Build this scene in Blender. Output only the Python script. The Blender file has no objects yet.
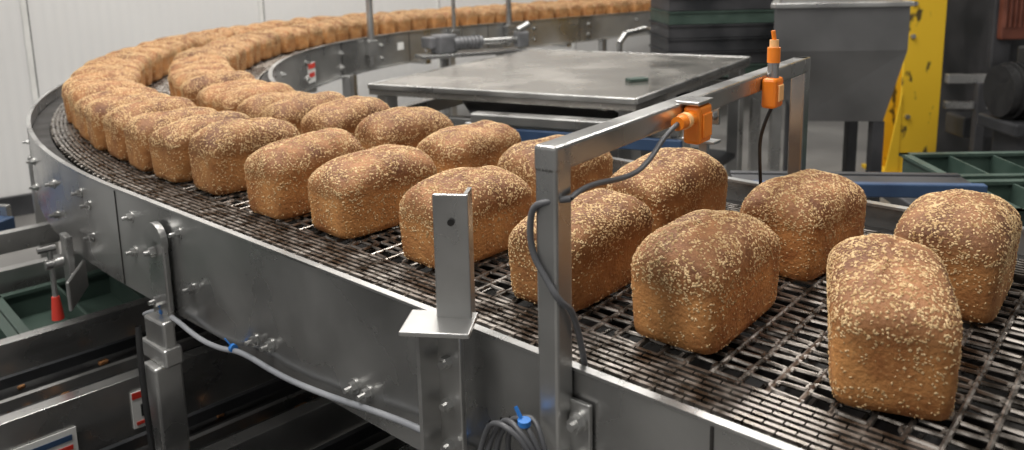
import bpy, math, random
from mathutils import Vector, Matrix
random.seed(7)
V=Vector
# ------------------------------------------------------------------ materials
def newmat(name):
    m=bpy.data.materials.new(name); m.use_nodes=True
    nt=m.node_tree; b=nt.nodes["Principled BSDF"]; return m,nt,b
def noise_mat(name,c1,c2,scale=8,metal=0,r1=.4,r2=.6,bump=0.0,bscale=60,detail=4,stretch=(1,1,1),lo=.35,hi=.65,coat=0):
    m,nt,b=newmat(name); N=nt.nodes; L=nt.links
    tc=N.new('ShaderNodeTexCoord'); mp=N.new('ShaderNodeMapping'); mp.inputs['Scale'].default_value=stretch
    L.new(tc.outputs['Object'],mp.inputs['Vector'])
    nz=N.new('ShaderNodeTexNoise'); nz.inputs['Scale'].default_value=scale; nz.inputs['Detail'].default_value=detail
    L.new(mp.outputs[0],nz.inputs['Vector'])
    cr=N.new('ShaderNodeValToRGB'); cr.color_ramp.elements[0].position=lo; cr.color_ramp.elements[1].position=hi
    cr.color_ramp.elements[0].color=(*c1,1); cr.color_ramp.elements[1].color=(*c2,1)
    L.new(nz.outputs['Fac'],cr.inputs[0]); L.new(cr.outputs[0],b.inputs['Base Color'])
    mr=N.new('ShaderNodeMapRange'); mr.inputs[1].default_value=lo; mr.inputs[2].default_value=hi
    mr.inputs[3].default_value=r1; mr.inputs[4].default_value=r2
    L.new(nz.outputs['Fac'],mr.inputs[0]); L.new(mr.outputs[0],b.inputs['Roughness'])
    b.inputs['Metallic'].default_value=metal
    if bump:
        n2=N.new('ShaderNodeTexNoise'); n2.inputs['Scale'].default_value=bscale; n2.inputs['Detail'].default_value=5
        L.new(mp.outputs[0],n2.inputs['Vector'])
        bp=N.new('ShaderNodeBump'); bp.inputs['Strength'].default_value=bump; bp.inputs['Distance'].default_value=.003
        L.new(n2.outputs['Fac'],bp.inputs['Height']); L.new(bp.outputs[0],b.inputs['Normal'])
    return m
steel=noise_mat("stainless_steel",(.36,.36,.355),(.54,.54,.53),6,.9,.22,.42,.08,40,detail=8)
plate_m=noise_mat("brushed_steel_plate",(.30,.30,.295),(.50,.50,.49),4,.85,.20,.44,.10,30,detail=10)
hop_m=noise_mat("hopper_steel",(.15,.15,.152),(.22,.22,.222),3,.75,.35,.5,.05,20)
table_m=noise_mat("table_steel",(.34,.325,.30),(.50,.48,.45),4,.8,.14,.36,.08,12,detail=8)
belt_m=noise_mat("belt_chain_steel",(.10,.085,.07),(.40,.37,.34),45,.88,.2,.42)
dark=noise_mat("near_black",(.007,.006,.006),(.02,.018,.016),12,.0,.5,.8)  # near-black colour for the belt bed, gap strips, plate seams and bracket hole
black=noise_mat("black_rubber",(.012,.012,.013),(.02,.02,.02),20,0,.35,.5)
blue=noise_mat("blue_painted_rail",(.025,.05,.11),(.04,.08,.16),10,0,.35,.5)
bluetie=noise_mat("blue_cable_tie",(.02,.16,.5),(.03,.2,.6),10,0,.35,.5)
green=noise_mat("green_plastic",(.028,.050,.040),(.05,.08,.065),10,0,.4,.6)
greyc=noise_mat("grey_cable",(.20,.21,.23),(.28,.29,.31),10,0,.4,.5)
dgrey=noise_mat("dark_grey_cable",(.07,.072,.078),(.11,.112,.12),10,0,.4,.5)
orange=noise_mat("orange_plastic",(.80,.20,.01),(.85,.25,.02),10,0,.35,.45)
orange_l=noise_mat("amber_cap",(.9,.5,.2),(.9,.55,.25),10,0,.2,.3)
yellow=noise_mat("yellow_paint_worn",(.09,.065,.02),(.76,.48,.02),11,0,.4,.6,.2,30,10,(1,1,.5),.34,.39)
red=noise_mat("red_plastic",(.55,.03,.02),(.62,.05,.03),10,0,.35,.5)
white=noise_mat("white_label",(.62,.62,.6),(.7,.7,.68),10,0,.4,.5)
copper=noise_mat("brown_panel",(.10,.03,.018),(.16,.05,.03),10,0,.4,.6)
machine=noise_mat("dark_machine_paint",(.025,.027,.03),(.06,.06,.065),5,.3,.4,.6)
motor_m=noise_mat("grey_motor_paint",(.12,.125,.13),(.2,.2,.21),8,.4,.4,.6)
floor_m=noise_mat("concrete_floor",(.15,.145,.14),(.25,.245,.235),2,0,.35,.6,.1,30)
crumb=noise_mat("crumb",(.25,.1,.03),(.4,.2,.08),30,0,.8,.9)
ceil_m=noise_mat("ceiling_paint",(.55,.55,.55),(.6,.6,.6),3,0,.8,.9)
def wall_mat():
    m,nt,b=newmat("white_wall_panel"); N=nt.nodes; L=nt.links
    tc=N.new('ShaderNodeTexCoord')
    nz=N.new('ShaderNodeTexNoise'); nz.inputs['Scale'].default_value=1.2; nz.inputs['Detail'].default_value=6
    L.new(tc.outputs['Object'],nz.inputs['Vector'])
    cr=N.new('ShaderNodeValToRGB'); cr.color_ramp.elements[0].color=(.58,.578,.572,1); cr.color_ramp.elements[1].color=(.70,.698,.69,1)
    L.new(nz.outputs['Fac'],cr.inputs[0]); L.new(cr.outputs[0],b.inputs['Base Color'])
    wv=N.new('ShaderNodeTexWave'); wv.bands_direction='X'; wv.inputs['Scale'].default_value=5.5
    L.new(tc.outputs['Object'],wv.inputs['Vector'])
    bp=N.new('ShaderNodeBump'); bp.inputs['Strength'].default_value=.12; bp.inputs['Distance'].default_value=.01
    L.new(wv.outputs['Fac'],bp.inputs['Height']); L.new(bp.outputs[0],b.inputs['Normal'])
    b.inputs['Roughness'].default_value=.55
    return m
wall_m=wall_mat()
def bread_mat():
    m,nt,b=newmat("bread_crust"); N=nt.nodes; L=nt.links
    tc=N.new('ShaderNodeTexCoord'); oi=N.new('ShaderNodeObjectInfo')
    ad=N.new('ShaderNodeVectorMath'); ad.operation='ADD'
    cx=N.new('ShaderNodeCombineXYZ'); mu=N.new('ShaderNodeMath'); mu.operation='MULTIPLY'; mu.inputs[1].default_value=30
    L.new(oi.outputs['Random'],mu.inputs[0]); L.new(mu.outputs[0],cx.inputs[0]); L.new(mu.outputs[0],cx.inputs[1])
    L.new(tc.outputs['Object'],ad.inputs[0]); L.new(cx.outputs[0],ad.inputs[1])
    n1=N.new('ShaderNodeTexNoise'); n1.inputs['Scale'].default_value=22; n1.inputs['Detail'].default_value=8; n1.inputs['Roughness'].default_value=.62; L.new(ad.outputs[0],n1.inputs['Vector'])
    sp=N.new('ShaderNodeSeparateXYZ'); L.new(tc.outputs['Object'],sp.inputs[0])
    wob=N.new('ShaderNodeMath'); wob.operation='MULTIPLY_ADD'; wob.inputs[1].default_value=.03; L.new(n1.outputs['Fac'],wob.inputs[0]); L.new(sp.outputs[2],wob.inputs[2])
    mr=N.new('ShaderNodeMapRange'); mr.inputs[1].default_value=.072; mr.inputs[2].default_value=.100; L.new(wob.outputs[0],mr.inputs[0])
    side=N.new('ShaderNodeValToRGB'); side.color_ramp.elements[0].position=.34; side.color_ramp.elements[1].position=.68
    side.color_ramp.elements[0].color=(.27,.098,.026,1); side.color_ramp.elements[1].color=(.56,.265,.085,1)
    top=N.new('ShaderNodeValToRGB'); top.color_ramp.elements[0].position=.36; top.color_ramp.elements[1].position=.68
    top.color_ramp.elements[0].color=(.125,.045,.015,1); top.color_ramp.elements[1].color=(.34,.155,.06,1)
    L.new(n1.outputs['Fac'],side.inputs[0]); L.new(n1.outputs['Fac'],top.inputs[0])
    mx=N.new('ShaderNodeMixRGB'); L.new(mr.outputs[0],mx.inputs[0]); L.new(side.outputs[0],mx.inputs[1]); L.new(top.outputs[0],mx.inputs[2])
    vo=N.new('ShaderNodeTexVoronoi'); vo.inputs['Scale'].default_value=260; L.new(ad.outputs[0],vo.inputs['Vector'])
    vr=N.new('ShaderNodeMapRange'); vr.inputs[1].default_value=.30; vr.inputs[2].default_value=.15; vr.inputs[3].default_value=0; vr.inputs[4].default_value=.35; L.new(vo.outputs['Distance'],vr.inputs[0])
    mf=N.new('ShaderNodeMixRGB'); L.new(vr.outputs[0],mf.inputs[0]); L.new(mx.outputs[0],mf.inputs[1]); mf.inputs[2].default_value=(.55,.34,.15,1)
    hv=N.new('ShaderNodeHueSaturation'); m2=N.new('ShaderNodeMapRange'); m2.inputs[3].default_value=.80; m2.inputs[4].default_value=1.15
    L.new(oi.outputs['Random'],m2.inputs[0]); L.new(m2.outputs[0],hv.inputs['Value']); L.new(mf.outputs[0],hv.inputs['Color'])
    L.new(hv.outputs[0],b.inputs['Base Color']); b.inputs['Roughness'].default_value=.68
    n2=N.new('ShaderNodeTexNoise'); n2.inputs['Scale'].default_value=230; n2.inputs['Detail'].default_value=5; L.new(ad.outputs[0],n2.inputs['Vector'])
    bp=N.new('ShaderNodeBump'); bp.inputs['Strength'].default_value=.7; bp.inputs['Distance'].default_value=.0025
    L.new(n2.outputs['Fac'],bp.inputs['Height']); L.new(bp.outputs[0],b.inputs['Normal'])
    return m
bread_m=bread_mat()
seed_m=noise_mat("oat_seed",(.42,.25,.10),(.74,.54,.30),160,0,.6,.75)
# ------------------------------------------------------------------ mesh builder
class MB:
    def __init__(s): s.v=[]; s.f=[]; s.mi=[]; s.mats=[]; s.sm=[]
    def m(s,mat):
        if mat not in s.mats: s.mats.append(mat)
        return s.mats.index(mat)
    def add(s,vs,fs,mat,smooth=False):
        o=len(s.v); s.v+= [tuple(v) for v in vs]; k=s.m(mat)
        for f in fs: s.f.append([i+o for i in f]); s.mi.append(k); s.sm.append(smooth)
    def box(s,c,size,mat,yaw=0,R=None):
        if R is None: R=Matrix.Rotation(yaw,3,'Z')
        hx,hy,hz=size[0]/2,size[1]/2,size[2]/2; c=V(c)
        vs=[c+R@V((x*hx,y*hy,z*hz)) for x in(-1,1) for y in(-1,1) for z in(-1,1)]
        s.add(vs,[(0,1,3,2),(4,6,7,5),(0,4,5,1),(2,3,7,6),(0,2,6,4),(1,5,7,3)],mat)
    def bbox(s,c,size,mat,yaw=0,b=.004,R=None):
        "bevelled box"
        if R is None: R=Matrix.Rotation(yaw,3,'Z')
        import bmesh
        bm=bmesh.new(); bmesh.ops.create_cube(bm,size=1)
        for v in bm.verts: v.co=V((v.co.x*size[0],v.co.y*size[1],v.co.z*size[2]))
        bmesh.ops.bevel(bm,geom=bm.edges[:],offset=b,segments=2,affect='EDGES',profile=.5)
        bm.verts.index_update(); c=V(c)
        s.add([c+R@v.co for v in bm.verts],[[v.index for v in f.verts] for f in bm.faces],mat); bm.free()
    def beam(s,p0,p1,w,h,mat,bev=None):
        p0=V(p0);p1=V(p1); d=p1-p0; l=d.length; x=d.normalized()
        up=V((0,0,1)) if abs(x.z)<.9 else V((0,1,0))
        y=up.cross(x).normalized(); z=x.cross(y)
        R=Matrix((x,y,z)).transposed()
        if bev: s.bbox((p0+p1)/2,(l,w,h),mat,R=R,b=bev)
        else: s.box((p0+p1)/2,(l,w,h),mat,R=R)
    def cyl(s,p0,p1,r,mat,n=12,r1=None):
        p0=V(p0);p1=V(p1); x=(p1-p0).normalized(); r1=r if r1 is None else r1
        up=V((0,0,1)) if abs(x.z)<.9 else V((0,1,0))
        y=up.cross(x).normalized(); z=x.cross(y); vs=[]
        for k in range(n):
            a=2*math.pi*k/n; d=y*math.cos(a)+z*math.sin(a); vs+=[p0+d*r,p1+d*r1]
        s.add(vs,[(2*k,2*((k+1)%n),2*((k+1)%n)+1,2*k+1) for k in range(n)],mat,n>8)
        s.add([vs[2*k] for k in range(n)],[list(range(n))[::-1]],mat); s.add([vs[2*k+1] for k in range(n)],[list(range(n))],mat)
    def build(s,name,parent=None):
        me=bpy.data.meshes.new(name); me.from_pydata(s.v,[],s.f)
        for m in s.mats: me.materials.append(m)
        me.polygons.foreach_set('material_index',s.mi); me.polygons.foreach_set('use_smooth',s.sm); me.update()
        o=bpy.data.objects.new(name,me); bpy.context.collection.objects.link(o)
        if parent: o.parent=parent
        return o
def empty(name):
    o=bpy.data.objects.new(name,None); bpy.context.collection.objects.link(o); return o
def cable(name,pts,r,mat,parent):
    cu=bpy.data.curves.new(name,'CURVE'); cu.dimensions='3D'; cu.bevel_depth=r; cu.bevel_resolution=3; cu.resolution_u=8
    sp=cu.splines.new('NURBS'); sp.points.add(len(pts)-1)
    for i,p in enumerate(pts): sp.points[i].co=(*p,1)
    sp.use_endpoint_u=True; sp.order_u=3
    cu.materials.append(mat); o=bpy.data.objects.new(name,cu); bpy.context.collection.objects.link(o); o.parent=parent; return o
# ------------------------------------------------------------------ conveyor path
H0=math.radians(138.8); H1=math.radians(40.0); RO=2.63; C=V((1.1,3.3)); S1=1.188
A0=C+RO*V((-math.sin(H0),math.cos(H0))); T0=V((math.cos(H0),math.sin(H0))); P0=A0-T0*S1
S2=S1+RO*(H0-H1)
def path(s,lat,z=1.0):
    "s metres along outer belt edge, lat metres in from that edge -> point, heading"
    if s<S1: h=H0; b=P0+T0*s
    elif s<S2: h=H0-(s-S1)/RO; b=C+RO*V((-math.sin(h),math.cos(h)))
    else: h=H1; b=C+RO*V((-math.sin(h),math.cos(h)))+V((math.cos(h),math.sin(h)))*(s-S2)
    n=V((math.sin(h),-math.cos(h)))
    p=b+n*lat
    return V((p.x,p.y,z)),h
BW=.56; SA=-1.1; SB=S2+3.6
conv=empty("curved_belt_conveyor")
def sweep(mb,prof,mat,s0,s1,ds=.06,closed=True):
    n=max(2,int((s1-s0)/ds)); k=len(prof); vs=[]
    for i in range(n+1):
        s=s0+(s1-s0)*i/n
        for (lat,z) in prof: vs.append(path(s,lat,z)[0])
    fs=[]
    for i in range(n):
        for j in range(k if closed else k-1):
            a=i*k+j; b=i*k+(j+1)%k; fs.append((a,b,b+k,a+k))
    fs+= [list(range(k)),list(range(n*k,n*k+k))[::-1]]
    mb.add(vs,fs,mat)
ZT,ZB=1.022,.852
mb=MB()
sweep(mb,[(-.052,ZB+.004),(-.052,ZT),(-.047,ZT),(-.047,ZB+.004)],plate_m,SA,SB)
sweep(mb,[(-.052,ZB),(-.052,ZB+.004),(-.02,ZB+.004),(-.02,ZB)],plate_m,SA,SB)
sweep(mb,[(-.053,ZT),(-.053,ZT+.003),(-.044,ZT+.003),(-.044,ZT)],steel,SA,SB)
mb.build("outer_side_plate",conv)
mb=MB()
I=BW
sweep(mb,[(I+.045,ZB),(I+.045,ZT),(I+.05,ZT),(I+.05,ZB)],plate_m,SA,SB)
sweep(mb,[(I+.042,ZT),(I+.042,ZT+.004),(I+.056,ZT+.004),(I+.056,ZT)],steel,SA,SB)
sweep(mb,[(I+.05,ZB),(I+.05,ZB+.004),(I+.075,ZB+.004),(I+.075,ZB)],plate_m,SA,SB)
mb.build("inner_side_plate",conv)
mb=MB()
sweep(mb,[(-.045,.985),(-.045,.99),(-.006,.99),(-.006,.985)],dark,SA,SB)
sweep(mb,[(I+.006,.985),(I+.006,.99),(I+.044,.99),(I+.044,.985)],dark,SA,SB)
for la in (.02,.16,.30,.44,.54):
    sweep(mb,[(la-.005,.955),(la-.005,.985),(la+.005,.985),(la+.005,.955)],dark,SA,SB)
sweep(mb,[(-.046,.862),(-.046,.866),(I+.044,.866),(I+.044,.862)],dark,SA,SB)
mb.build("belt_bed",conv)
def strip(mb,s0,s1,l0,l1,z,w,h,mat):
    a=path(s0,l0,z)[0]; b=path(s1,l1,z)[0]; mb.beam(a,b,w,h,mat)
mb=MB(); s=SA; pitch=.028; i=0
nl=13
rj=random.Random(3)
while s<SB:
    far=s>3.2
    p=pitch
    sk=rj.uniform(-.0022,.0022)
    a=path(s-sk,-.004,.994)[0]; b=path(s+sk,BW+.004,.994)[0]
    mb.cyl(a,b,.0028,belt_m,8 if not far else 4)
    if not far:
        for k in range(nl):
            la=.070+(BW-.14)*(k+(.5 if i%2 else 0))/nl+rj.uniform(-.0015,.0015)
            e1=s+p-.004; c_=[(-.003,-.001),(p-.004,.001),(p+.001,.003),(p+.004,.0075),(p+.004,.0125),(p+.001,.017),(p-.004,.019),(-.003,.021)]
            for (a0,b0),(a1,b1) in zip(c_[:-1],c_[1:]):
                mb.cyl(path(s+a0,la+b0,.9945)[0],path(s+a1,la+b1,.9945)[0],.0023,belt_m,6)
    else:
        for k in range(9):
            la=.07+(BW-.14)*(k+.25)/9; strip(mb,s,s+p,la,la,.9945,.004,.006,belt_m)
    for j,la in enumerate((.003,.012,.021,.030,.039,.048,.057)):
        for lb in (la,BW-la):
            if far and j%2: continue
            off=.5*p if j%2 else 0
            strip(mb,s-.004+off,s+p*.80+off,lb,lb,.994,.0045,.011,belt_m)
    s+=p; i+=1
mb.build("chain_belt",conv)
mb=MB(); s=SA
while s<3.0:
    mb.cyl(path(s,0,.885)[0],path(s,BW,.885)[0],.003,belt_m,5); s+=.056
for la in (.0,.18,.38,.55): sweep(mb,[(la,.882),(la,.89),(la+.008,.89),(la+.008,.882)],belt_m,SA,3.0)
mb.build("return_strand",conv)
mb=MB()
def outn(h): return V((-math.sin(h),math.cos(h),0))
def bolt(mb,s,z,lat=-.052,r=.0068,sign=1,ln=.016):
    p,h=path(s,lat,z); n=outn(h)*sign
    mb.cyl(p,p+n*.002,r*1.45,steel,14); mb.cyl(p+n*.002,p+n*.008,r,steel,6); mb.cyl(p+n*.008,p+n*ln,r*.5,steel,8)
for s,z in [(1.14,.985),(1.14,.925),(1.32,.97),(1.32,.91),(1.36,.985),(1.55,.965),(1.55,.9),(.975,.992),(.95,.91),(.74,.885),(.78,.880),(.56,.890),(.535,.890),
            (1.8,.965),(2.05,.965),(2.3,.96),(2.3,.90),(2.6,.96),(1.82,.90),(.12,.9)]:
    bolt(mb,s,z)
for s in (1.195,2.0,3.0,4.2,.1):
    p,h=path(s,-.0523,(ZT+ZB)/2); mb.box(p,(.0025,.002,ZT-ZB-.004),dark,h)
for s in [S1+.5*k for k in range(1,17)]:
    for z in (.9,.97): bolt(mb,s,z,BW+.05,.01,-1)
for s in (4.2,5.0,5.8,6.6):
    p,h=path(s,BW+.0505,(ZT+ZB)/2); mb.box(p,(.004,.002,ZT-ZB),dark,h)
mb.build("plate_bolts",conv)
mb=MB()
for s,c in ((3.75,white),):
    p,h=path(s,BW+.052,.92); mb.box(p,(.09,.003,.09),c,h); mb.box(p+V((0,0,.03))-outn(h)*.002,(.08,.003,.022),red,h); mb.box(p-V((0,0,.01))-outn(h)*.002,(.06,.003,.02),red,h)
p,h=path(4.9,BW+.052,.95); mb.box(p,(.05,.003,.04),white,h)
mb.build("safety_sign_plate",conv)
def leg(mb,s,lat,zt,w=.045):
    p,h=path(s,lat,0); mb.bbox(p+V((0,0,zt/2)),(w,w,zt),steel,h,.004)
    mb.cyl(p,p+V((0,0,.012)),.06,steel,16)
SL=1.03
mb=MB()
leg(mb,SL-.01,-.078,.78,.044)
p,h=path(SL,-.063,.905); n=outn(h)
mb.bbox(p,(.056,.010,.14),steel,h,.003); mb.cyl(p+V((0,0,.068))-n*.005,p+V((0,0,.068))+n*.005,.028,steel,24)
p2,_=path(SL-.005,-.074,.795); mb.bbox(p2,(.08,.03,.03),steel,h,.004); mb.bbox(p2+V((0,0,.03)),(.06,.02,.05),steel,h+.05,.004)
for z in (.955,.875,.80):
    q=path(SL,-.067,z)[0]; mb.cyl(q,q+n*.010,.008,steel,6); mb.cyl(q,q+n*.018,.004,steel,8)
for s,la in ((2.4,-.075),(3.8,-.075),(5.2,-.075),(6.5,-.075),(2.4,BW+.075),(4.2,BW+.075),(5.4,BW+.075),(6.8,BW+.075),(-.5,-.075),(-.5,BW+.075)): leg(mb,s,la,.86)
for s in (2.4,3.8,5.2,6.5,-.5):
    mb.beam(path(s,-.05,.84)[0],path(s,BW+.05,.84)[0],.04,.03,steel)
mb.build("support_legs",conv)
mb=MB()
sB=.365; p,h=path(sB,-.072,1.0); n=outn(h); t=V((math.cos(h),math.sin(h),0))
yaw=math.radians(172); ux=V((math.cos(yaw),math.sin(yaw),0))
mb.bbox(p+V((0,0,.102)),(.035,.005,.130),steel,yaw,.0015)
mb.box(p+V((0,0,.102))-ux*.016+V((0,.012,0)),(.004,.024,.130),steel,yaw)
mb.bbox(p+V((-.014,-.010,.040)),(.068,.050,.005),steel,yaw,.0015)
mb.bbox(p+n*.008+V((0,0,-.040)),(.034,.006,.156),steel,h,.0015)
mb.box(p+n*.02+t*.016+V((0,0,-.040)),(.005,.03,.150),steel,h)
for z in (-.0,-.045,-.09):
    q=p+n*.01+V((0,0,z)); mb.cyl(q,q+n*.008,.0065,steel,6); mb.cyl(q,q+n*.012,.004,steel,8)
for z in (.140,):
    q=p+V((0,-.003,z)); mb.cyl(q,q+V((0,-.002,0)),.0035,dark,10)
mb.build("angle_bracket",conv)
mb=MB()
p,h=path(1.42,-.07,.845); n=outn(h)
mb.bbox(p,(.04,.012,.10),steel,h,.002); mb.bbox(p+V((.04,-.05,-.03)),(.12,.006,.055),steel,h-.5,.002)
mb.cyl(p+n*.01,p+n*.04,.01,steel,10); mb.cyl(p+n*.02+V((0,0,.03)),p+n*.05+V((0,0,.03)),.006,steel,8)
mb.cyl(p+n*.03+V((0,0,-.07)),p+n*.03+V((0,0,.03)),.005,steel,8)
mb.cyl(p+n*.03+V((0,0,-.11)),p+n*.03+V((0,0,-.065)),.011,red,12,.007)
mb.build("clamp_with_red_knob",conv)
# ------------------------------------------------------------------ bread
def loaf_mesh(seed):
    rnd=random.Random(seed); mb=MB()
    prof=[(0,.0455,.080),(.002,.0485,.0845),(.010,.0500,.0865),(.025,.0505,.0875),(.045,.0512,.0884),(.058,.0518,.0892),(.065,.0524,.0900),(.071,.0534,.0910),
          (.077,.0536,.0914),(.084,.0524,.0905),(.091,.0494,.0880),(.097,.0450,.0832),(.102,.0388,.0760),(.106,.0308,.0665),(.109,.0217,.0535),(.111,.012,.034),(.1118,.003,.01)]
    sk=rnd.uniform(-.003,.003); ph=[rnd.uniform(0,6.28) for _ in range(12)]
    n=72; rings=[]
    for (z,a,b) in prof:
        e=2/ (7.5 if z<.055 else max(2.8,7.5-5.2*(z-.055)/.045))
        ring=[]
        top=max(0,(z-.06)/.05)
        for k in range(n):
            t=2*math.pi*k/n; ct,st=math.cos(t),math.sin(t)
            x=a*math.copysign(abs(ct)**e,ct); y=b*math.copysign(abs(st)**e,st)
            w=1+.008*math.sin(2*t+ph[0])+.006*math.sin(3*t+ph[1])+.003*math.sin(7*t+ph[2]+z*60)+.003*math.sin(13*t+ph[3]+z*160)+.002*math.sin(19*t+ph[6]+z*220)
            zz=z if z<.06 else .06+(z-.06)*(1+.07*math.sin(y*20+ph[4])+.03*math.sin(x*60+ph[5])+.015*math.sin(y*70+ph[8]))+.0012*math.sin(5*t+ph[7])*min(1,top*2)
            ring.append(V((x*w+sk*top,y*w,zz)))
        rings.append(ring)
    vs=[v for r in rings for v in r]; fs=[]
    for i in range(len(rings)-1):
        for k in range(n): fs.append((i*n+k,i*n+(k+1)%n,(i+1)*n+(k+1)%n,(i+1)*n+k))
    fs.append(list(range(n))[::-1]); m=len(rings)-1; fs.append([m*n+k for k in range(n)])
    mb.add(vs,fs,bread_m,True)
    from mathutils import noise as mn
    quads=[f for f in fs if len(f)==4]; ws=[]
    for f in quads:
        q=[vs[i] for i in f]; ar=((q[2]-q[0]).cross(q[3]-q[1])).length/2; c=sum(q,V((0,0,0)))/4; zc=c.z
        pt=mn.noise(V((c.x*38+seed*9,c.y*38,c.z*38)))+.5*mn.noise(V((c.x*90,c.y*90+seed*5,c.z*90)))
        pw=min(1.0,max(.2,.70+1.3*pt))
        ws.append(ar*pw*(1.0 if zc>.068 else (.5 if zc>.05 else .20)))
    for f in rnd.choices(quads,ws,k=3800):
        q=[vs[i] for i in f]; u,v=rnd.random(),rnd.random()
        p=(q[0]*(1-u)+q[1]*u)*(1-v)+(q[3]*(1-u)+q[2]*u)*v
        nn=((q[2]-q[0]).cross(q[3]-q[1]))
        if nn.length<1e-12: continue
        nn.normalize(); tt=nn.orthogonal().normalized(); tt.rotate(Matrix.Rotation(rnd.uniform(0,6.28),3,nn)); bb=nn.cross(tt)
        tt=(tt+nn*rnd.uniform(-.25,.25)).normalized()
        L=rnd.uniform(.0010,.0023); Wd=L*rnd.uniform(.5,.8); hh=.0007; p=p+nn*.0003
        mb.add([p+tt*L,p+bb*Wd,p-tt*L,p-bb*Wd,p+nn*hh,p-nn*hh],[(0,1,4),(1,2,4),(2,3,4),(3,0,4),(1,0,5),(2,1,5),(3,2,5),(0,3,5)],seed_m)
    o=mb.build("bread_loaf_src%d"%seed); me=o.data; bpy.data.objects.remove(o); return me
loafs=[loaf_mesh(k) for k in range(6)]
LZ=1.0
row=empty("row_of_bread_loaves")
cnt=0
def loaf(s,lat,dyaw=0,sc=1,single=True):
    global cnt
    p,h=path(s,lat,LZ)
    o=bpy.data.objects.new("bread_loaf" if single else "loaf",loafs[cnt%6]); cnt+=1
    bpy.context.collection.objects.link(o)
    o.location=p; o.rotation_euler=(0,0,h+math.pi*((cnt//2)%2)+math.radians(dyaw)); o.scale=(sc*random.uniform(.97,1.03),sc*random.uniform(.97,1.02),sc*random.uniform(.95,1.04))
    if not single: o.parent=row
LO=.155; LI=.395
for s,dl,dy in [(.034,.010,20),(.215,.008,1),(.375,0,0),(.568,0,-2),(.765,0,-4),(.925,-.01,2),(1.125,0,-5),(1.27,-.005,2),(1.40,-.01,-2),(1.54,-.01,2)]:
    loaf(s,LO+dl,dy)
for s,dl,dy in [(.026,.005,2),(.202,.005,-5),(.395,-.005,-4),(.59,-.015,-6),(.79,-.005,0),(.965,0,-3),(1.14,0,2),(1.30,0,-4),(1.44,0,3),(1.59,0,0)]:
    loaf(s,LI+dl,dy)
s=1.68
while s<SB-.1:
    loaf(s,LO-.025+random.uniform(-.01,.01),random.uniform(-5,5),1,False); s+=random.uniform(.125,.145)
s=1.74
while s<SB-.1:
    loaf(s,LI+random.uniform(-.01,.01),random.uniform(-5,5),1,False)
    s+=random.uniform(.125,.145)*(1.2 if s<S2 else 1.0)
# ------------------------------------------------------------------ sensor gate
gate=empty("sensor_gate_frame")
G0=V((.034,.652,0)); G1=V((.447,1.209,0)); gd=(G1-G0).normalized(); gy=math.atan2(gd.y,gd.x); zt=1.231; tw=.023
mb=MB()
mb.bbox(G0+V((0,0,(zt+.90)/2)),(tw,tw,zt-.90),steel,H0,.003)
mb.bbox(G1+V((0,0,(zt+.98)/2)),(tw,tw,zt-.98),steel,H0,.003)
mb.beam(G0-gd*.013+V((0,0,zt-tw/2)),G1+gd*.014+V((0,0,zt-tw/2)),tw,tw,steel,.003)
n3=outn(H0); t3=V((T0.x,T0.y,0))
bq=G0-t3*.020+V((0,0,.955)); mb.bbox(bq-n3*.008,(.026,.005,.085),steel,H0,.001)
for z in (.98,.94):
    q=G0-t3*.022-n3*.006+V((0,0,z)); mb.cyl(q,q+n3*.004,.0095,steel,14); mb.cyl(q,q+n3*.010,.0075,steel,6); mb.cyl(q,q+n3*.015,.004,steel,8)
mb.build("gate_tube_frame",gate)
gp=V((math.sin(gy),-math.cos(gy),0))
mb=MB()
P=G0+(G1-G0)*.362+gp*.022+V((0,0,1.207))
mb.bbox(P,(.034,.020,.042),orange,gy,.004); mb.bbox(P+V((0,0,-.001))+gp*.011,(.022,.003,.026),orange,gy,.001)
mb.cyl(P-gd*.017+V((0,0,.008)),P-gd*.052+V((0,0,.008)),.0075,orange,14); mb.cyl(P-gd*.03+V((0,0,.008)),P-gd*.038+V((0,0,.008)),.009,orange_l,14)
mb.bbox(P-gp*.004+V((0,0,.024)),(.04,.028,.004),steel,gy,.001)
mb.build("orange_photo_sensor",gate)
mb=MB()
Q=G0+(G1-G0)*.715+gp*.022+V((0,0,1.206))
mb.bbox(Q,(.032,.020,.04),orange,gy,.004); mb.bbox(Q+gp*.011,(.018,.003,.022),orange_l,gy,.001)
mb.cyl(Q+V((0,0,.02)),Q+V((0,0,.042)),.0075,steel,14); mb.cyl(Q+V((0,0,.04)),Q+V((0,0,.060)),.0085,orange,14); mb.cyl(Q+V((0,0,.060)),Q+V((0,0,.070)),.006,orange_l,12); mb.cyl(Q+V((0,0,.07)),Q+V((-.002,0,.082)),.003,orange,10)
mb.build("orange_reflex_sensor",gate)
cable("sensor_cable",[P-gd*.05+V((0,0,.008)),P-gd*.08+V((0,0,.002)),P-gd*.11+V((0,0,-.016)),P-gd*.15+V((0,0,-.026)),G0+gd*.02+gp*.017+V((0,0,1.192)),G0+gp*.017+V((0,0,1.185))],.0026,dgrey,gate)
cable("post_cable",[G0+gp*.017+V((0,0,1.185)),G0+n3*.014+V((0,0,1.183)),G0+n3*.014+t3*.013+V((0,0,1.175)),G0+n3*.014+t3*.016+V((0,0,1.15)),G0+n3*.014+t3*.011+V((0,0,1.13)),G0+n3*.014-t3*.002+V((0,0,1.115)),G0+n3*.014-t3*.015+V((0,0,1.098)),G0-n3*.008-t3*.018+V((0,0,1.08)),G0-n3*.03-t3*.012+V((0,0,1.01))],.0030,dgrey,gate)
cable("reflex_cable",[Q-V((0,0,.02)),Q+V((-.014,0,-.05)),Q+V((-.008,.02,-.10)),Q+V((.01,.05,-.2))],.0024,black,gate)
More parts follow.
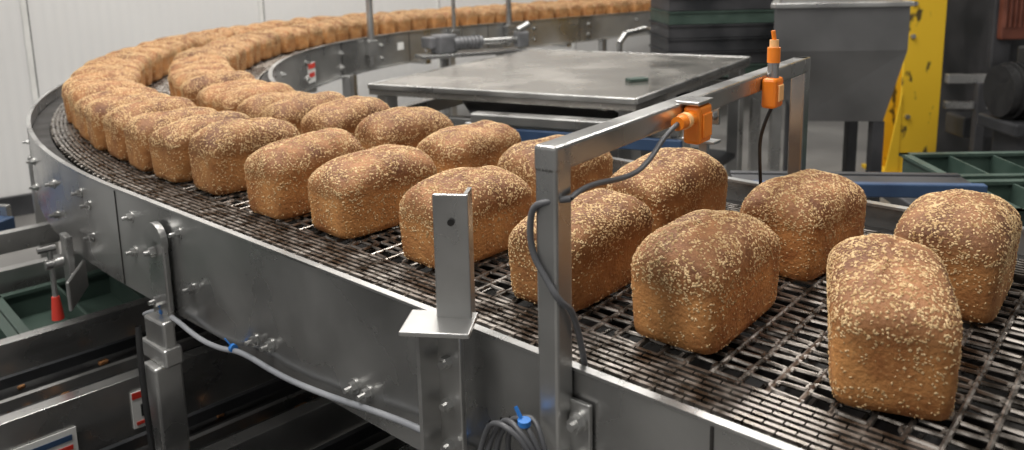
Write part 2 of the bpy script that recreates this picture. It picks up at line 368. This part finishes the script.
for k in range(4):
    pts=[]
    cc=G0+n3*(.020+.006*k)+t3*(.016+.004*k)+V((0,0,.938-.006*k))
    for j in range(15):
        a=2*math.pi*j/12; rr=.028+.004*k
        pts.append(cc+t3*math.cos(a)*rr*.9+V((0,0,1))*math.sin(a)*rr*1.5+n3*.004*math.sin(3*a+k))
    cable("cable_coil_%d"%k,pts,.0026,dgrey,gate)
hose=empty("grey_sensor_hose")
pts=[path(s_,-.064,z_)[0] for s_,z_ in [(1.10,.83),(1.06,.85),(1.0,.855),(.92,.842),(.85,.848),(.8,.862),(.7,.858),(.6,.868),(.5,.884),(.42,.892),(.37,.886),(.3,.882),(.22,.872)]]
cable("hose",pts,.0038,greyc,hose)
cable("leg_cable",[path(SL+.01,-.10,.84)[0],path(SL-.0,-.108,.78)[0],path(SL-.02,-.11,.6)[0],path(SL-.02,-.11,.2)[0]],.005,black,hose)
mb=MB()
for s_,z_ in ((1.03,.855),(.82,.860),(.385,.888)):
    p,h=path(s_,-.064,z_); t_=V((math.cos(h),math.sin(h),0)); mb.cyl(p-t_*.003,p+t_*.003,.0060,bluetie,12); mb.beam(p,p+V((0,0,.016))+outn(h)*.008+t_*.006,.0025,.0015,bluetie)
p=G0+n3*.028+t3*.014+V((0,0,.978)); mb.cyl(p,p+V((0,0,.005)),.006,bluetie,12); mb.beam(p,p+V((0,0,.014))+t3*.01,.003,.002,bluetie)
mb.build("cable_ties",hose)
mb=MB()
p,h=path(.46,BW+.062,1.05)
mb.bbox(p,(.016,.012,.22),steel,h,.002); mb.bbox(p+V((0,0,.075)),(.055,.008,.03),steel,h,.002); mb.bbox(p+V((0,0,.03)),(.05,.025,.005),steel,h,.001)
for dx in (-.02,.02):
    q=p+V((math.cos(h),math.sin(h),0))*dx+V((0,0,.075)); n=outn(h); mb.cyl(q,q+n*.018,.007,steel,6); mb.cyl(q,q+n*.028,.004,steel,8)
mb.build("guide_rail_bracket",conv)
mb=MB()
for s_,z1,r_ in ((4.52,1.6,.018),(5.45,1.6,.012),(5.95,1.6,.018)):
    p,_=path(s_,BW+.075,.88); mb.cyl(p,V((p.x,p.y,z1)),r_,steel,12); mb.bbox(V((p.x,p.y,.97)),(.06,.04,.08),steel,.7,.004)
mb.build("guide_posts",conv)
# ------------------------------------------------------------------ gear motor near far inner plate
mb=MB()
p=V((-.36,4.25,1.0)); 
mb.bbox(p+V((0,0,-.03)),(.12,.10,.10),motor_m,.7,.012); mb.bbox(p+V((-.07,-.02,-.02)),(.06,.09,.06),motor_m,.7,.006)
mb.cyl(p+V((.05,.0,-.03)),p+V((.20,.08,-.03)),.034,motor_m,20)
for k in range(6): q=p+V((.08+.02*k,.012+.01*k,-.03)); mb.cyl(q,q+V((.006,.003,0)),.038,motor_m,20)
mb.cyl(p+V((.20,.08,-.03)),p+V((.40,.18,-.03)),.018,steel,12); mb.bbox(p+V((.42,.19,-.03)),(.07,.07,.09),motor_m,.45,.01); mb.cyl(p+V((.40,.16,.02)),p+V((.46,.2,.05)),.02,steel,12)
mb.bbox(p+V((.15,.05,-.09)),(.62,.12,.02),steel,.45,.003)
mb.cyl(p+V((0,0,-1.0)),p+V((0,0,-.09)),.025,steel,10); mb.cyl(p+V((.3,.12,-1.0)),p+V((.3,.12,-.09)),.025,steel,10)
mb.build("gear_motor")
mb=MB()
a_=[V((.62,4.5,.93)),V((.66,4.52,.98)),V((.78,4.58,1.00)),V((.86,4.62,.96)),V((.86,4.62,.2))]
for i in range(4): mb.cyl(a_[i],a_[i+1],.018,steel,12)
mb.cyl((.62,4.5,0),a_[0],.018,steel,12); mb.cyl((.62,4.5,.0),(.62,4.5,.012),.05,steel,14); mb.cyl((.86,4.62,0),(.86,4.62,.25),.018,steel,12)
mb.build("tubular_handrail")
# ------------------------------------------------------------------ steel transfer table
tab=empty("stainless_transfer_table")
mb=MB()
TA,TB,TC,TD=V((-.475,2.60)),V((.351,2.20)),V((.95,3.12)),V((.10,3.60))
def prism(mb,pts,z0,z1,mat):
    n=len(pts); vs=[V((p.x,p.y,z0)) for p in pts]+[V((p.x,p.y,z1)) for p in pts]
    mb.add(vs,[list(range(n))[::-1],list(range(n,2*n))]+[(i,(i+1)%n,(i+1)%n+n,i+n) for i in range(n)],mat)
prism(mb,[TA,TB,TC,TD],.965,1.0,table_m)
def v3(p,z): return V((p.x,p.y,z))
for a,b in ((TA,TB),(TB,TC),(TC,TD),(TD,TA)): mb.beam(v3(a,.993),v3(b,.993),.012,.018,steel,.003)
cen=(TA+TB+TC+TD)/4
for q in (TA,TB,TC,TD):
    q=q+(cen-q)*.08; mb.bbox(v3(q,.48),(.05,.05,.965),steel,.9,.004)
for z in (.88,.35):
    for a,b in ((TA,TB),(TB,TC),(TC,TD),(TD,TA)):
        a=a+(cen-a)*.06; b=b+(cen-b)*.06; mb.beam(v3(a,z),v3(b,z),.04,.05,steel,.004)
E0,E1=TA+V((.36,-.28)),TB+V((.1,-.13))
mb.beam(v3(E0,.935),v3(E1,.935),.05,.03,steel,.004)
mb.beam(v3(E0+V((.0,-.02)),.895),v3(E1+V((.0,-.02)),.895),.02,.035,blue,.003)
prism(mb,[E0,E1,TB+V((.1,.1)),TA+V((.3,.1))],.925,.93,machine)
prism(mb,[TA*.94+cen*.06,TB*.94+cen*.06,TC*.94+cen*.06,TD*.94+cen*.06],.60,.62,machine)  # dark sheet added to stand for the shade under the table top
for q in (E0,E1): mb.bbox(v3(q,.46),(.04,.04,.92),steel,.9,.003)
mb.build("table_frame",tab)
mb=MB(); q=(TB*.55+TC*.3+TA*.15); mb.bbox(v3(q,1.006),(.07,.035,.012),green,.4,.003)
mb.build("green_scraper",tab)
# ------------------------------------------------------------------ low blue edged table behind the belt
mb=MB()
a,b=V((.46,1.56)),V((.93,1.50)); d=(b-a).normalized(); nr=V((-d.y,d.x))
mb.beam(v3(a,.922),v3(b,.922),.02,.028,blue,.003)
mb.beam(v3(a+nr*.12,.915),v3(b+nr*.12,.915),.02,.02,machine,.003)
mb.beam(v3(a+nr*.06,.916),v3(b+nr*.06,.916),.10,.01,machine)
for k in (.03,.44):
    for o_ in (0,.12): mb.bbox(v3(a+d*k+nr*o_,.453),(.03,.03,.906),machine,0,.003)
mb.build("blue_edged_side_table")
def tray(mb,c,sx,sy,h,yaw,mat,nd=3):
    R=Matrix.Rotation(yaw,3,'Z'); c=V(c)
    def bx(x,y,z,a,b,d,m=mat): mb.box(c+R@V((x,y,z)),(a,b,d),m,yaw)
    bx(0,0,.004,sx,sy,.008)
    for s_ in(-1,1): bx(s_*sx/2,0,h/2,.008,sy,h); bx(0,s_*sy/2,h/2,sx,.008,h); bx(s_*sx/2,0,h,.022,sy+.022,.008); bx(0,s_*sy/2,h,sx+.022,.022,.008)
    for k in range(1,nd): bx(-sx/2+sx*k/nd,0,h/2,.006,sy,h*.96)
mb=MB()
for i in range(4):
    tray(mb,(1.21+i*.36,1.93-i*.02,.80),.34,.22,.06,-.03,green,3)
    tray(mb,(1.21+i*.36,1.66-i*.02,.80),.34,.22,.06,-.03,green,3)
mb.bbox((1.7,1.78,.78),(1.5,.62,.03),machine,-.03,.004); mb.bbox((1.7,1.46,.80),(1.5,.02,.04),blue,-.03,.003)
for x in (1.05,2.3): mb.bbox((x,1.97,.385),(.05,.2,.77),machine,0,.004); mb.bbox((x,1.55,.385),(.04,.04,.77),machine,0,.004)
mb.build("green_tray_line")
# ------------------------------------------------------------------ hopper
mb=MB()
zb,zt2=.69,1.19; pb=[V((1.22,3.35)),V((1.58,3.30)),V((1.70,3.85)),V((1.38,3.88))]; pt=[V((1.10,3.30)),V((1.64,3.25)),V((1.84,3.9)),V((1.32,3.9))]
vs=[v3(p,zb) for p in pb]+[v3(p,1.0) for p in pt]+[v3(p,zt2) for p in pt]
mb.add(vs,[(3,2,1,0),(0,1,5,4),(1,2,6,5),(2,3,7,6),(3,0,4,7),(4,5,9,8),(5,6,10,9),(6,7,11,10),(7,4,8,11),(8,9,10,11)],hop_m)
for i in range(4): mb.beam(v3(pt[i],zt2),v3(pt[(i+1)%4],zt2),.03,.02,steel,.003)
for q in pb: 
    q=q+(V((1.46,3.6))-q)*.1; mb.bbox(v3(q,.345),(.05,.05,.69),machine,0,.004)
mb.build("stainless_hopper")
mb=MB()
for i in range(12):
    z=.78+i*.07
    tray(mb,(1.12,4.30,z),.62,.42,.062,.05,machine if i%4 else green,1)
    mb.box((1.12,4.30,z+.03),(.60,.40,.05),black,.05)
mb.bbox((1.12,4.3,.74),(.66,.48,.05),steel,.05,.005)
for x in (.84,1.40):
    for y in (4.12,4.47): mb.bbox((x,y,.36),(.05,.05,.72),steel,0,.004)
mb.build("stack_of_bread_trays")
mb=MB(); cx,cyy=2.54,4.95
mb.bbox((cx,cyy-.11,1.8),(.24,.02,3.6),yellow,0,.003); mb.bbox((cx,cyy+.11,1.8),(.24,.02,3.6),yellow,0,.003); mb.bbox((cx,cyy,1.8),(.02,.22,3.6),yellow,0,.003)
mb.bbox((cx,cyy,.012),(.42,.36,.024),yellow,0,.003)
mb.add([(cx-.12,cyy-.13,.024),(cx-.20,cyy-.13,.024),(cx-.12,cyy-.13,.55),(cx-.12,cyy-.115,.024),(cx-.20,cyy-.115,.024),(cx-.12,cyy-.115,.55)],[(0,1,2),(3,5,4),(0,3,4,1),(1,4,5,2),(2,5,3,0)],yellow)
for z in (.4,.9,1.1): mb.cyl((cx-.08,cyy-.12,z),(cx-.08,cyy-.14,z),.015,steel,6)
mb.build("yellow_steel_column")
mb=MB()
mb.bbox((3.55,5.2,.95),(1.2,.7,1.9),machine,0,.01)
mb.bbox((2.98,4.8,.62),(.12,.05,1.24),machine,0,.01)
mb.bbox((3.02,4.76,1.20),(.15,.05,.65),copper,0,.01)
for k in range(5): mb.cyl((2.96+k*.03,4.73,.95),(2.96+k*.03,4.73,1.5),.008,copper,8)
mb.beam((2.45,4.4,.70),(4.0,4.2,.70),.05,.05,steel,.004); mb.beam((2.45,4.4,.55),(4.0,4.2,.55),.05,.04,steel,.004)
for x in (2.62,3.5): mb.bbox((x,4.35,.34),(.05,.05,.68),machine,0,.004)
mb.bbox((2.8,4.55,.40),(.4,.2,.12),machine,0,.01)
mb.build("dark_packing_machine")
mb=MB()
p=V((2.25,3.6,.76)); mb.cyl(p,p+V((.4,0,0)),.12,black,24)
for k in range(12): mb.cyl(p+V((.04+k*.028,0,0)),p+V((.05+k*.028,0,0)),.135,black,24)
mb.bbox(p+V((.2,0,-.16)),(.4,.3,.06),machine,0,.01); mb.bbox(p+V((.2,0,.15)),(.16,.16,.1),black,0,.01); mb.bbox(p+V((.2,0,-.47)),(.3,.2,.58),machine,0,.01)
mb.build("black_electric_motor")
# ------------------------------------------------------------------ lower crossing conveyors (left/below)
low=empty("lower_cross_conveyor")
e=V((.72,.694,0)).normalized(); nn_=V((-e.y,e.x,0)); B0=V((-.844,1.177,0)); ye=math.atan2(e.y,e.x)
def q(a,b,z): return B0+e*a+nn_*b+V((0,0,z))
AA,AB=-1.3,.95; AM=(AA+AB)/2; AL=AB-AA
mb=MB()
for b,zt_,hh in ((0,.66,.13),(.325,.66,.085),(-.27,.62,.10),(-.50,.62,.08),(.72,.68,.06),(.9,.72,.05)):
    mb.bbox(q(AM,b,zt_-hh/2),(AL,.006,hh),steel,ye,.001)
    mb.bbox(q(AM,b,zt_)+nn_*.012,(AL,.03,.004),steel,ye,.001)
    mb.bbox(q(AM,b,zt_-hh)+nn_*.012,(AL,.03,.004),steel,ye,.001)
for b0,b1,z in ((.02,.31,.60),(-.25,-.02,.56),(-.48,-.29,.56)):
    mb.box(q(AM,(b0+b1)/2,z-.02),(AL,b1-b0,.006),black,ye)
    for k in range(3): mb.beam(q(AA,b0+(b1-b0)*(k+.5)/3,z+.01),q(AB,b0+(b1-b0)*(k+.5)/3,z+.01),.012,.02,steel if k==1 else machine)
for a in (-1.0,.0,.8):
    for b in (0,.325,-.5,.9): mb.bbox(q(a,b,.30),(.045,.045,.6),steel,.77,.004)
    mb.beam(q(a,-.5,.42),q(a,.9,.42),.04,.04,steel)
mb.build("lower_frame",low)
mb=MB()
for i in range(7): tray(mb,q(-1.1+i*.27,.52,.565),.25,.30,.07,ye,green,2)
mb.box(q(-.15,.52,.555),(2.1,.34,.012),machine,ye)
mb.build("green_trays",low)
mb=MB()
pl=q(.225,-.006,.60); mb.box(pl,(.055,.003,.07),white,ye); mb.box(pl+V((0,0,.028))-nn_*.001,(.052,.003,.012),red,ye); mb.box(pl+V((0,0,-.003))-nn_*.001,(.026,.003,.024),black,ye); mb.box(pl+V((0,0,-.026))-nn_*.001,(.045,.003,.006),red,ye)
pl=q(.05,-.006,.59); mb.box(pl,(.11,.003,.045),white,ye); mb.box(pl+V((0,0,.007))-nn_*.001,(.095,.003,.010),blue,ye); mb.box(pl+V((0,0,-.011))-nn_*.001,(.095,.003,.008),red,ye)
mb.build("warning_labels",low)
mb=MB()
for i in range(70):
    a,b=random.uniform(-.2,.9),random.choice([random.uniform(-.24,-.03),random.uniform(.03,.3)]); r_=random.uniform(.003,.011)
    p=q(a,b,.583 if b>0 else .543); mb.bbox(p+V((0,0,r_/2)),(r_*2.2,r_*1.6,r_),crumb,random.uniform(0,3),r_*.3)
mb.build("bread_crumbs",low)
mb=MB()
fa,fb=V((-2.5,2.30,.66)),V((-1.50,2.12,.66))
mb.beam(fa,fb,.26,.04,blue,.004)
for o_ in (-.14,.14): mb.beam(fa+V((0,o_,.03)),fb+V((0,o_,.03)),.02,.04,steel,.003)
mb.bbox((-1.44,2.06,.73),(.022,.022,.09),red,0,.004)
for x,y in ((-2.3,2.26),(-1.6,2.14)): mb.bbox((x,y,.32),(.05,.05,.64),steel,0,.004)
mb.build("blue_feed_conveyor")
# ------------------------------------------------------------------ room
def wall(name,p0,p1,h,seam,mat,th=.1):
    p0=V((*p0,0)); p1=V((*p1,0)); d=p1-p0; l=d.length; yaw=math.atan2(d.y,d.x)
    mb=MB(); mb.box((l/2,0,h/2),(l,th,h),mat)
    if seam:
        x=seam*.72
        while x<l: mb.bbox((x,-th/2-.003,h/2),(.03,.008,h),white,0,.002); mb.box((x+.018,-th/2-.002,h/2),(.005,.005,h),machine); x+=seam
        mb.bbox((l/2,-th/2-.01,.06),(l,.03,.12),machine,0,.003)
    o=mb.build(name); o.location=p0; o.rotation_euler=(0,0,yaw); return o
wall("wall_left",(-4.7,3.25),(3.3,8.85),4.2,1.35,wall_m)
wall("wall_back",(3.3,8.85),(8,8.85),4.2,1.5,wall_m)
wall("wall_right",(8,8.85),(8,-4),4.2,0,wall_m)
mb=MB(); mb.box((1.5,2.5,-.05),(14,14,.1),floor_m); mb.build("floor")
mb=MB(); mb.box((1.5,2.5,4.25),(14,14,.1),ceil_m); mb.build("ceiling")
# ------------------------------------------------------------------ lights
def area(name,loc,sx,sy,pw,rot=(0,0,0),col=(1,.965,.915)):
    l=bpy.data.lights.new(name,'AREA'); l.shape='RECTANGLE'; l.size=sx; l.size_y=sy; l.energy=pw; l.color=col
    o=bpy.data.objects.new(name,l); o.location=loc; o.rotation_euler=rot; bpy.context.collection.objects.link(o)
area("ceiling_light",(-.8,2.2,3.9),3.5,.4,125,(0,0,.7))
area("ceiling_light",(1.0,4.4,3.9),3.5,.4,95,(0,0,.7))
area("ceiling_light",(1.9,1.2,3.9),3.0,.4,60,(0,0,.7))
area("ceiling_light",(-1.6,-.4,3.9),3.0,.4,105,(0,0,.7))
area("ceiling_light",(-1.6,5.0,3.9),3.0,.4,50,(0,0,.7))
w=bpy.data.worlds.new("World"); bpy.context.scene.world=w; w.use_nodes=True
w.node_tree.nodes['Background'].inputs[0].default_value=(.82,.80,.78,1); w.node_tree.nodes['Background'].inputs[1].default_value=.45
# ------------------------------------------------------------------ camera
cam=bpy.data.cameras.new("camera"); co=bpy.data.objects.new("camera",cam); bpy.context.collection.objects.link(co)
cam.sensor_width=36; cam.lens=36*790/1024; cam.shift_y=-.1143; cam.clip_start=.02
th_=math.atan(143/790)
co.matrix_world=Matrix.Translation((0,0,1.38))@Matrix.Rotation(math.pi/2-th_,4,'X')@Matrix.Rotation(-.021,4,'Z')
cam.dof.use_dof=True; cam.dof.focus_distance=.95; cam.dof.aperture_fstop=7
bpy.context.scene.camera=co
bpy.context.scene.view_settings.view_transform='Standard'
